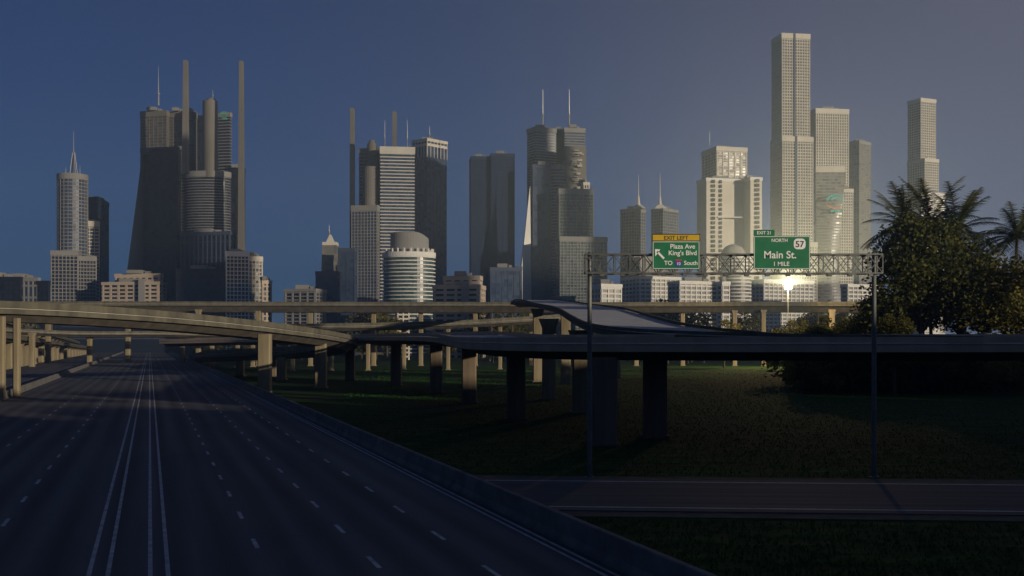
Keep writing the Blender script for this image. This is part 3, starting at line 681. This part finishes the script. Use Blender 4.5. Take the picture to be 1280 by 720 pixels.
# 14, 15
for (a,b,c,yt,sp,ys,lb) in ((776,793,806.5,261,798,218,'slim spired tower left of the yellow-topped exit sign, pale glass with a bright right face'),
                            (814.5,829,847.5,261,825,216,'slim spired tower standing directly above the yellow-topped exit sign')):
    z=1000 if a<800 else 1040
    e = bld('spired_tower', b, z, lb)
    block(e, rect3(a,b,c,z,46), B0, H(yt,z), M['gblue'], M['stone'], 4, 4.2, .9, .8, .35, 2)
    m = MB(); x=X(sp,z+10)-e.location.x; h0=H(yt-1,z)
    m.prism([(x-6,4),(x+6,4),(x+6,16),(x-6,16)],h0,h0+4,[(x-2.4,8),(x+2.4,8),(x+2.4,12),(x-2.4,12)])
    m.tube((x,10,h0+3.8),(x,10,h0+12),1.8,.8,8); m.tube((x,10,h0+12),(x,10,H(ys,z+10)),.55,.1,8); m.build('spire', M['cream'], e)
e = bld('skyscraper', 800, 900, 'low pale slab showing beneath the exit sign', )
block(e, rect3(776,800,830,900,30), B0, H(322,900), M['gpale'], M['stone'], 4, 4.4, .9, .8, .3, 2)
# 16
z=900
e = bld('stone_skyscraper', 911, z, 'bright cream stone skyscraper with broad shoulders and a glazed square top')
block(e, rect3(878,896,933,z+10,16), B0, H(181,z), M['gbronze'], M['cream'], 3.4, 7.5, 1.0, 1.2, .5, 3, name='glazed_top')
m=MB(); 
block(e, rect3(871,883,935,z,14), B0, H(223,z), M['cream'], M['white'], 0, 0, 1, 1, .2, 2, name='stone_body')
block(e, rect3(922,938,952.5,z-4,14), B0, H(223,z), M['cream'], M['white'], 0, 0, 1, 1, .2, 2, name='stone_wing')
ex=e.location.x
for xa,xb,yb in ((889.5,894,z-.4),(900,903,z-.4),(943,948,z-4.4)):
    m=MB(); a,b=X(xa,z)-ex,X(xb,z)-ex; zz=6
    dd = (yb-z)+ (X((xa+xb)/2,z)-X(883 if xa<930 else 938,z))*math.tan(R(14))
    while zz<H(227,z): m.box(a,b,dd-1.0,dd+1.5,zz,zz+2.4); zz+=3.7
    m.build('window_strip', M['gbronze'], e)
m=MB(); m.box(X(898,z)-ex,X(932,z)-ex,1.2,6,H(272,z),H(270.5,z)); m.build('ledge', M['white'], e)
mast(e,887,z+20,165,181,.35,ring=False)
# banded round building on the right
z=700
e = bld('round_building', 920, z, 'pale banded round building in front of the cream stone skyscraper')
block(e, circ(901.5,938,z+9,40), B0, H(319,z), M['gpale'], M['white'], 3.2, 0, 1.2, .5, .5, 2, name='round_body')
ex=e.location.x; m=MB(); n=24
c=(X(903,z+9)+X(934,z+9))/2-ex; r=(X(934,z+9)-X(903,z+9))/2
for k in range(7):
    t0,t1=R(90*k/7),R(90*(k+1)/7)
    m.prism([(c-1+r*math.cos(t0)*math.cos(2*math.pi*j/n),9+r*math.cos(t0)*math.sin(2*math.pi*j/n)) for j in range(n)],H(319,z)+.6+7*math.sin(t0),H(319,z)+.6+7*math.sin(t1),
            [(c-1+max(.3,r*math.cos(t1))*math.cos(2*math.pi*j/n),9+max(.3,r*math.cos(t1))*math.sin(2*math.pi*j/n)) for j in range(n)])
m.build('dome', M['stone'], e)
# 17 tallest
z=1000
e = bld('skyscraper', 990, z, 'tallest skyscraper, slender cream grid in three steps with a dark central groove')
for (a,b,c,yt,dz) in ((965,977.5,1012,42,14),(963.5,978,1016,171,6),(963,978.5,1021,303,0)):
    P = rect3(a,b,c,z+dz,9)
    block(e, P, B0, H(yt,z+dz), M['gbronze'], M['cream'], 3.9, 3.5, 1.1, .85, .4, 4, name='tower_step')
    m = MB(); p0=Vector(P[0]); p1=Vector(P[1]); q=p0+(p1-p0)*(.44 if dz else .36); u=(p1-p0).normalized(); nn=Vector((u.y,-u.x))
    a1=q-u*1.1; b1=q+u*1.1; L=[tuple(a1+nn*.9),tuple(b1+nn*.9),tuple(b1-nn),tuple(a1-nn)]
    m.prism([(x-e.location.x,y-e.location.y) for x,y in L],B0,H(yt,z+dz)+1.2); m.build('groove', M['greyclad'], e)
# 18
z=1060
e = bld('skyscraper', 1038, z, 'cream tower with a curved glass lower front bearing a teal logo')
P = rect3(1012,1020,1060.5,z+16,9)
block(e, P, B0, H(136,z+16), M['gbronze'], M['cream'], 3.9, 3.5, .9, 1.2, .4, 4, name='tower')
block(e, rect3(1046,1048,1066,z+8,9), B0, H(235,z), M['gbronze'], M['cream'], 3.9, 3.5, 1.1, .9, .4, 3, name='side_step')
ex=e.location.x
m=MB(); m.box(X(1019,z)-ex,X(1056,z)-ex,-2,14,H(222,z),H(208,z)); m.build('cornice_block', M['cream'], e)
# convex glass front: bulges towards us at mid height
m=MB(); rows=24; cols_=10
for i in range(rows+1):
    t=i/rows; zz=B0+(H(216,z)-B0)*t; bul=math.sin(math.pi*min(1,t*1.05))*7
    xa=X(1018,z)-ex; xb=X(1056,z)-ex - 9*max(0,math.sin(math.pi*t))*.8
    for j in range(cols_+1):
        s=j/cols_; m.v.append((xa+(xb-xa)*s,-4-bul*math.sin(math.pi*s)*.5-bul*.5,zz))
for i in range(rows):
    for j in range(cols_):
        k=i*(cols_+1)+j; m.f.append((k,k+1,k+cols_+2,k+cols_+1)); m.mi.append(0)
n0=len(m.v)
m.box(X(1018.5,z)-ex,X(1048,z)-ex,-3.9,13,B0,H(217,z))
gf=m.build('curved_front', M['gpale'], e)
m=MB()
for i in range(1,58):
    t=i/58; zz=B0+(H(216,z)-B0)*t; bul=math.sin(math.pi*min(1,t*1.05))*7; xa=X(1018,z)-ex; xb=X(1056,z)-ex-9*max(0,math.sin(math.pi*t))*.8
    for j in range(cols_):
        s0,s1=j/cols_,(j+1)/cols_
        m.bar((xa+(xb-xa)*s0,-4.1-bul*math.sin(math.pi*s0)*.5-bul*.5,zz),(xa+(xb-xa)*s1,-4.1-bul*math.sin(math.pi*s1)*.5-bul*.5,zz),.5,.9)
m.build('floor_bands', M['stone'], gf)
logo(e, X(1040,z)-ex, -13, H(254,z), 9.5, M['teal'], M['orange'])
# 19, 20
z=1250
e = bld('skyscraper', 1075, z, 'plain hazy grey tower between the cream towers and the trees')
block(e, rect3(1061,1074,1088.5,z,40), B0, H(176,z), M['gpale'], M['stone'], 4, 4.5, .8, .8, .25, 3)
z=1150
e = bld('skyscraper', 1155, z, 'slender tower standing alone above the trees, rightmost of the skyline')
block(e, rect3(1135,1151,1169.5,z,24), B0, H(123,z), M['gbronze'], M['cream'], 3.7, 3.6, 1.0, .9, .35, 3, name='tower')
block(e, rect3(1134.5,1156,1173,z-8,24), B0, H(200,z), M['gbronze'], M['cream'], 3.7, 3.6, 1.0, .9, .35, 3, name='tower_step')
block(e, rect3(1147,1152,1181,z-30,14), B0, H(241,z-30), M['gbronze'], M['white'], 4.2, 0, 1.6, .9, .5, 3, name='lower_wing')
# 21 pale low-rises beneath the gantry
for (a,b,c,yt,zz,lb) in ((740,752,776,356,620,'low cream terrace block right behind the left gantry post'),(778,800,850,346,760,'long low white block under the exit sign'),
                         (836,850,902,352,700,'white low-rise with strip windows between the two gantry signs'),(897,903,911,353,640,'small cream cube block left of the banded round building'),
                         (940,955,1016,350,820,'pale wide block beneath the Main St. sign, by the glaring light'),(1052,1060,1100,356,760,'low pale block partly behind the trees right of the skyline')):
    e = bld('office_building', b, zz, lb, 'building')
    block(e, rect3(a,b,c,zz,26), B0, H(yt,zz), M['gpale'], M['white'], 4.0, 6, 1.5, 1.2, .5, 1.5)
# a little house seen below the upper viaduct
e = bld('house', 500, 560, 'small pale building glimpsed beneath the upper viaduct, in the trees', 'building')
block(e, rect3(495,497,511,560,10), B0, H(389,560), M['gdark'], M['cream'], 3, 5, 1.2, 1, .3, .8)

# added lamp and pole standing in for a sun glint above the far viaduct
zl=395; e = empty('added_glare_lamp', (X(985,zl), zl, GZ), label='added lamp standing in for a sun glint above the far viaduct under the Main St. sign', cat='light')
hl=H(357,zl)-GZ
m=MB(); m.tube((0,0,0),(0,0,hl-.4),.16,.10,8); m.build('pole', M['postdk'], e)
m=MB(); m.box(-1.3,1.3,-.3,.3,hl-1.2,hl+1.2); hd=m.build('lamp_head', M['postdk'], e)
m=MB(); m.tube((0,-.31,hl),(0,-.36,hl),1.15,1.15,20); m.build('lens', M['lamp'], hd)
pl=bpy.data.lights.new('added_glare_light','POINT'); plo=bpy.data.objects.new('added_glare_light',pl); col.objects.link(plo); plo.parent=e
pl.energy=130000; pl.color=(1.0,.68,.32); pl.shadow_soft_size=.8; plo.location=(0,-1.4,hl)
up=bpy.data.lights.new('added_glow_spot','SPOT'); upo=bpy.data.objects.new('added_glow_spot',up); col.objects.link(upo); upo.parent=e
up.energy=3600000; up.color=(1.0,.60,.22); up.spot_size=R(179); up.spot_blend=.06; up.shadow_soft_size=.8; upo.location=(0,-1.4,hl); upo.rotation_euler=(R(180),0,0)  # added upward spot: makes glow in the haze and brightens right-hand towers

# thin street lamps along the far street
sl=empty('street_lamp',(0,0,0)); m=MB(); m.tube((0,0,0),(0,0,11),.20,.12,8); m.build('pole',M['galv'],sl)
m=MB(); m.tube((0,0,11),(2.2,0,11.6),.09,.07,6); m.tube((0,0,11),(-2.2,0,11.6),.09,.07,6); m.build('arm',M['galv'],sl)
for sg in (-1,1):
    m=MB(); m.box(sg*2.4-.55,sg*2.4+.55,-.22,.22,11.45,11.7); m.build('lamp_head',M['galv'],sl)
for i,(px,z) in enumerate(((459,400),(545,455),(617,470),(483,560),(823,500),(694,530),(1000,520))):
    o=sl if i==0 else copy_tree(sl); o.location=(X(px,z),z,GZ); tag(o,'thin pale double-armed street lamp standing beyond the near flyover','street lamp','street lamps beyond the viaducts')
# ------------------------------------------------------------------ trees
def leaves(m, c, rad, n, s, rnd, squash=.8):
    for _ in range(n):
        while True:
            p=Vector((rnd.uniform(-1,1),rnd.uniform(-1,1),rnd.uniform(-1,1)))
            if .25<p.length<1: break
        q=c+Vector((p.x*rad,p.y*rad,p.z*rad*squash))
        a=Vector((rnd.gauss(0,1),rnd.gauss(0,1),rnd.gauss(0,.6))).normalized(); b=a.orthogonal().normalized()
        b=(b+a.cross(b)*rnd.uniform(-1,1)).normalized(); k=s*rnd.uniform(.6,1.3)
        m.add([q-a*k*.5,q+b*k*.28,q+a*k*.5,q-b*k*.28],[(0,1,2,3)])
def tree(name, h, spread, seed, leafmat, nclump=22, nleaf=150, ls=.55):
    rnd=random.Random(seed); e=empty(name,(0,0,0))
    t=MB(); th=h*.42; t.tube((0,0,-.3),(0,0,th),h*.022,h*.014,8)
    cr=MB()
    for k in range(nclump):
        a=rnd.uniform(0,6.28); f=rnd.uniform(.15,1); rr=spread*f*(.9+.2*rnd.random()); zz=h*(.36+.55*rnd.random()*(1.05-.45*f))
        c=Vector((math.cos(a)*rr*.75,math.sin(a)*rr*.75,zz+h*.05))
        if k<9: 
            mid=c*.45+Vector((0,0,th*.45)); t.tube((0,0,th*.75),mid,h*.010,h*.006,6); t.tube(mid,c,h*.006,h*.002,5)
        leaves(cr,c,h*rnd.uniform(.09,.17),nleaf,ls,rnd)
    cr.build('crown',leafmat,e); t.build('trunk',M['bark'],e)
    return e
def leafy(m):
    t=m.node_tree; b=t.nodes['Principled BSDF']; o=[n for n in t.nodes if n.type=='OUTPUT_MATERIAL'][0]
    tr=t.nodes.new('ShaderNodeBsdfTranslucent'); mx=t.nodes.new('ShaderNodeMixShader'); mx.inputs[0].default_value=.35
    src=b.inputs['Base Color'].links[0].from_socket; t.links.new(src,tr.inputs[0])
    t.links.new(b.outputs[0],mx.inputs[1]); t.links.new(tr.outputs[0],mx.inputs[2]); t.links.new(mx.outputs[0],o.inputs[0])
for k_ in ('leafA','leafB','frond'): leafy(M[k_])
def bush(name, h, spread, seed, leafmat):
    rnd=random.Random(seed); e=empty(name,(0,0,0)); cr=MB(); t=MB()
    for k in range(4):
        a=rnd.uniform(0,6.28); t.tube((0,0,-.2),(math.cos(a)*spread*.4,math.sin(a)*spread*.4,h*.6),.09,.04,6)
    for k in range(20):
        a=rnd.uniform(0,6.28); f=rnd.random()**.6; leaves(cr,Vector((math.cos(a)*spread*f,math.sin(a)*spread*f,h*(.18+.62*rnd.random()*(1.1-.5*f)))),h*rnd.uniform(.2,.34),120,.55,rnd)
    cr.build('crown',leafmat,e); t.build('trunk',M['bark'],e); return e
def palm(name, h, nf, fl, seed):
    rnd=random.Random(seed); e=empty(name,(0,0,0)); t=MB(); prev=Vector((0,0,-.3)); 
    for k in range(1,9):
        p=Vector((math.sin(k*.2)*.5,0,h*k/8)); t.tube(prev,p,.34-.012*k,.33-.012*k,9); prev=p
    t.build('trunk',M['bark'],e); top=prev
    m=MB()
    for k in range(nf):
        a=2*math.pi*k/nf+rnd.uniform(-.2,.2); el=rnd.uniform(-.1,1.25); L=fl*rnd.uniform(.8,1.1); pts=[]; d=Vector((math.cos(a)*math.cos(el),math.sin(a)*math.cos(el),math.sin(el))); p=top.copy()
        for i in range(15):
            pts.append(p.copy()); p=p+d*(L/14); d=(d+Vector((0,0,-.075))).normalized()
        for i in range(14):
            q=pts[i]; f=(pts[i+1]-pts[i]).normalized(); s=f.cross(Vector((0,0,1))); s=s.normalized() if s.length>.05 else Vector((1,0,0)); wdt=fl*.20*math.sin(math.pi*min(1,(i+1.5)/15.5))**.6
            m.add([q-s*.05,q+s*.05,pts[i+1]+s*.04,pts[i+1]-s*.04],[(0,1,2,3)])
            for jj in (0,.33,.66):
                qq=q+(pts[i+1]-q)*jj
                for sg in (-1,1):
                    tip=qq+s*sg*wdt*rnd.uniform(.8,1.1)+f*wdt*.75+Vector((0,0,-wdt*rnd.uniform(.15,.55)))
                    m.add([qq,qq+f*fl*.022,tip],[(0,1,2)])
    m.build('crown',M['frond'],e); return e
big=[tree('broadleaf_tree',30,10.5,11,M['leafA'],46,230,.75), tree('broadleaf_tree',24,9,12,M['leafB'],38,220,.7)]
med=[tree('broadleaf_tree',12,5,21,M['leafA'],20,110,.6), tree('broadleaf_tree',10,4.6,22,M['leafB'],18,110,.55), tree('bushy_tree',7,4.2,23,M['leafA'],14,110,.5)]
bsh=[bush('bush',6,5.5,41,M['leafB']),bush('bush',5,5,42,M['leafA'])]
plm=[palm('palm_tree',27,30,8.5,31), palm('palm_tree',12,20,3.6,32)]
used={}
def put(proto, px, z, label, group, sc_=1.0, rz=None, cat='tree', zs=None):
    if id(proto) not in used: used[id(proto)]=1; o=proto
    else: o=copy_tree(proto)
    o.location=(X(px,z),z,GZ); o.rotation_euler=(0,0,rz if rz is not None else random.uniform(0,6.28)); o.scale=(sc_,sc_,zs or sc_)
    tag(o,label,cat,group); return o
G1='tall trees massed at the right'
BIG = [(big[0],1152,205,1.12,'tallest broadleaf tree of the mass at the right, in front of the lone slender tower'),
       (big[1],1104,212,.86,'olive broadleaf tree at the left shoulder of the tree mass, behind the right gantry post'),
       (big[0],1205,212,.99,'dense dark tree right of the tallest tree of the mass'),
       (big[1],1258,200,1.12,'dark broadleaf tree at the right edge of the picture'),
       (big[0],1300,225,.90,'tree cut by the right edge of the picture'),
       (big[1],1118,188,.62,'lower bushy tree in front of the left shoulder of the tree mass'),
       (big[1],1052,235,.58,'small dark tree just left of the right gantry post, topping the near flyover'),
       (big[0],1020,240,.44,'small round dark tree at the left end of the tree mass'),
       (big[0],1082,225,.52,'small dark tree right beside the right gantry post')]
for p,px,z,s,lb in BIG: put(p,px,z,lb,G1,s)
put(plm[0],1128,214,'palm with long ragged fronds fanning out left over the tree mass','palms in the tree mass at the right',1.14,.3,'palm tree')
put(plm[0],1165,216,'palm rising highest in the middle of the tree mass','palms in the tree mass at the right',1.18,1.9,'palm tree')
put(plm[0],1200,214,'palm whose fronds stick out to the upper right of the tree mass','palms in the tree mass at the right',1.12,3.0,'palm tree')
put(plm[0],1272,212,'palm with spiky fronds at the right edge of the picture','palms in the tree mass at the right',1.06,4.0,'palm tree')
for i in range(20):
    put(bsh[i%2],1000+i*15+random.uniform(-6,6),random.uniform(188,240),'leafy bush at the foot of the tall trees at the right','bushes at the foot of the tall trees',random.uniform(1.2,1.9),None,'bush')
rnd=random.Random(5)
G2='trees behind the viaducts'
# background wood seen through the viaducts, and canopies just above the upper viaduct
k=0
for i in range(58):
    px=-10+i*19+rnd.uniform(-8,8); z=rnd.uniform(455,640)
    if 60<px<245: z=rnd.uniform(1000,1100)
    p=med[rnd.randrange(3)]
    put(p,px,z,'dark tree in the belt of trees behind the viaducts',G2,rnd.uniform(1.0,1.7))
for px in (12,452,468,484,600,618,634,648,805,822,870,930,1010,1030,1050,1064):
    put(med[rnd.randrange(2)],px+rnd.uniform(-3,3),rnd.uniform(540,580),'taller tree whose top just clears the upper viaduct',"trees topping the upper viaduct",rnd.uniform(2.3,2.9))
for px in (612,640,803,1022): put(plm[1],px,520,'slim palm whose head shows over the upper viaduct','palms topping the upper viaduct',2.0,None,'palm tree')
for px,z in ((1010,330),(1030,300),(1062,290),(985,360),(1000,345),(905,380),(860,470),(880,480),(835,465)):
    put(med[1],px,z,'mid-distance tree under the far viaduct on the right','trees under the far viaduct at the right',rnd.uniform(1.3,1.8))
# protos left over
for p in big+med+plm+bsh:
    if id(p) not in used:
        for c in list(p.children): bpy.data.objects.remove(c)
        bpy.data.objects.remove(p)

# grass tufts in the near field
rnd=random.Random(9); m=MB()
cr_,sr_=math.cos(-ROT),math.sin(-ROT)
for i in range(70000):
    z=28+ (rnd.random()**2.0)*330; px=rnd.uniform(430,1330); x=X(px,z)
    lat=x*math.cos(ROT)+ -z*math.sin(-ROT)*-1 if False else (x*math.cos(-ROT)+z*math.sin(-ROT))
    if lat<15.6: continue
    yy=z*math.cos(R(4.2))+x*math.sin(R(4.2))
    if 56.0<yy<73.9 and x>-38: continue
    s=rnd.uniform(.05,.13)*(1+z/300)
    for j in range(3):
        a=rnd.uniform(0,6.28); dx,dy=math.cos(a)*s*.5,math.sin(a)*s*.5; lx,ly=rnd.uniform(-.5,.5)*s,rnd.uniform(-.5,.5)*s
        m.add([(x-dx*.5,z-dy*.5,GZ-.01),(x+dx*.5,z+dy*.5,GZ-.01),(x+lx,z+ly,GZ+s)],[(0,1,2)])
tag(m.build('grass',M['blade']),'short dark grass growing over the field right of the highway','grass',kind='stuff')

# ------------------------------------------------------------------ unseen blocks and towers added behind the viewer, shaped to cast shade
u=Vector((-math.sin(SUN_AZ),math.cos(SUN_AZ))); v=Vector((math.cos(SUN_AZ),math.sin(SUN_AZ)))
T7=math.tan(SUN_EL)
def caster(l0,l1,t,h,D,label,mat='stone',gl='gblue'):
    c=u*t+v*(l0+l1)/2; e=empty('office_building',(c.x,c.y,0),label=label,cat='building')
    P=[u*t+v*l0-u*D,u*t+v*l1-u*D,u*t+v*l1,u*t+v*l0]; P=[tuple(p) for p in P]
    block(e,P,B0,h,M[gl],M[mat],4,6,1.1,1,.35,1.5)
for i,(l0,l1,h,mt) in enumerate(((-30,20,33,'stone'),(20,48,36,'cream'),(48.5,74,30.5,'peach'),(74.5,102,36.5,'stone'),(102,125,31.5,'taupe'),(125.1,147,39,'cream'),(147,170,49,'stone'),(172,205,34,'peach'),(206,240,33,'stone'),(243,300,35,'taupe'))):
    caster(l0,l1,-150,h,24,['first','second','third','fourth','fifth','sixth','seventh','eighth','ninth','tenth'][i]+' added shade-casting block from the left in the unseen row behind the viewer',mt)
def tall(px0,px1,z,ytop,label):
    """unseen tower added behind the viewer, up-sun, to shade part of the skyline"""
    xc=X((px0+px1)/2,z); s=(xc*u.x+z*u.y)+230
    lat=xc*v.x+z*v.y; hw=(X(px1,z)-X(px0,z))/2*v.x
    caster(lat-hw,lat+hw,-230,H(ytop,z)+s*T7,30,label,'greyclad','gdark')
tall(177,231,850,187,'very tall unseen tower added far behind the viewer to shade the dark cluster')
tall(519,556,980,198,'unseen tower added far behind the viewer to shade the tower with the lattice crown')

# ------------------------------------------------------------------ haze
m=MB(); m.box(-1510,1310,-420,3010,GZ-1,430)
hm=bpy.data.materials.new('haze_air'); hm.use_nodes=True; t=hm.node_tree
for n_ in list(t.nodes):
    if n_.type!='OUTPUT_MATERIAL': t.nodes.remove(n_)
pv=t.nodes.new('ShaderNodeVolumePrincipled'); pv.inputs['Color'].default_value=(.40,.62,1,1); pv.inputs['Density'].default_value=.00022; pv.inputs['Anisotropy'].default_value=.2
out=[n_ for n_ in t.nodes if n_.type=='OUTPUT_MATERIAL'][0]; t.links.new(pv.outputs[0],out.inputs['Volume'])
tag(m.build('haze',hm),kind='stuff')
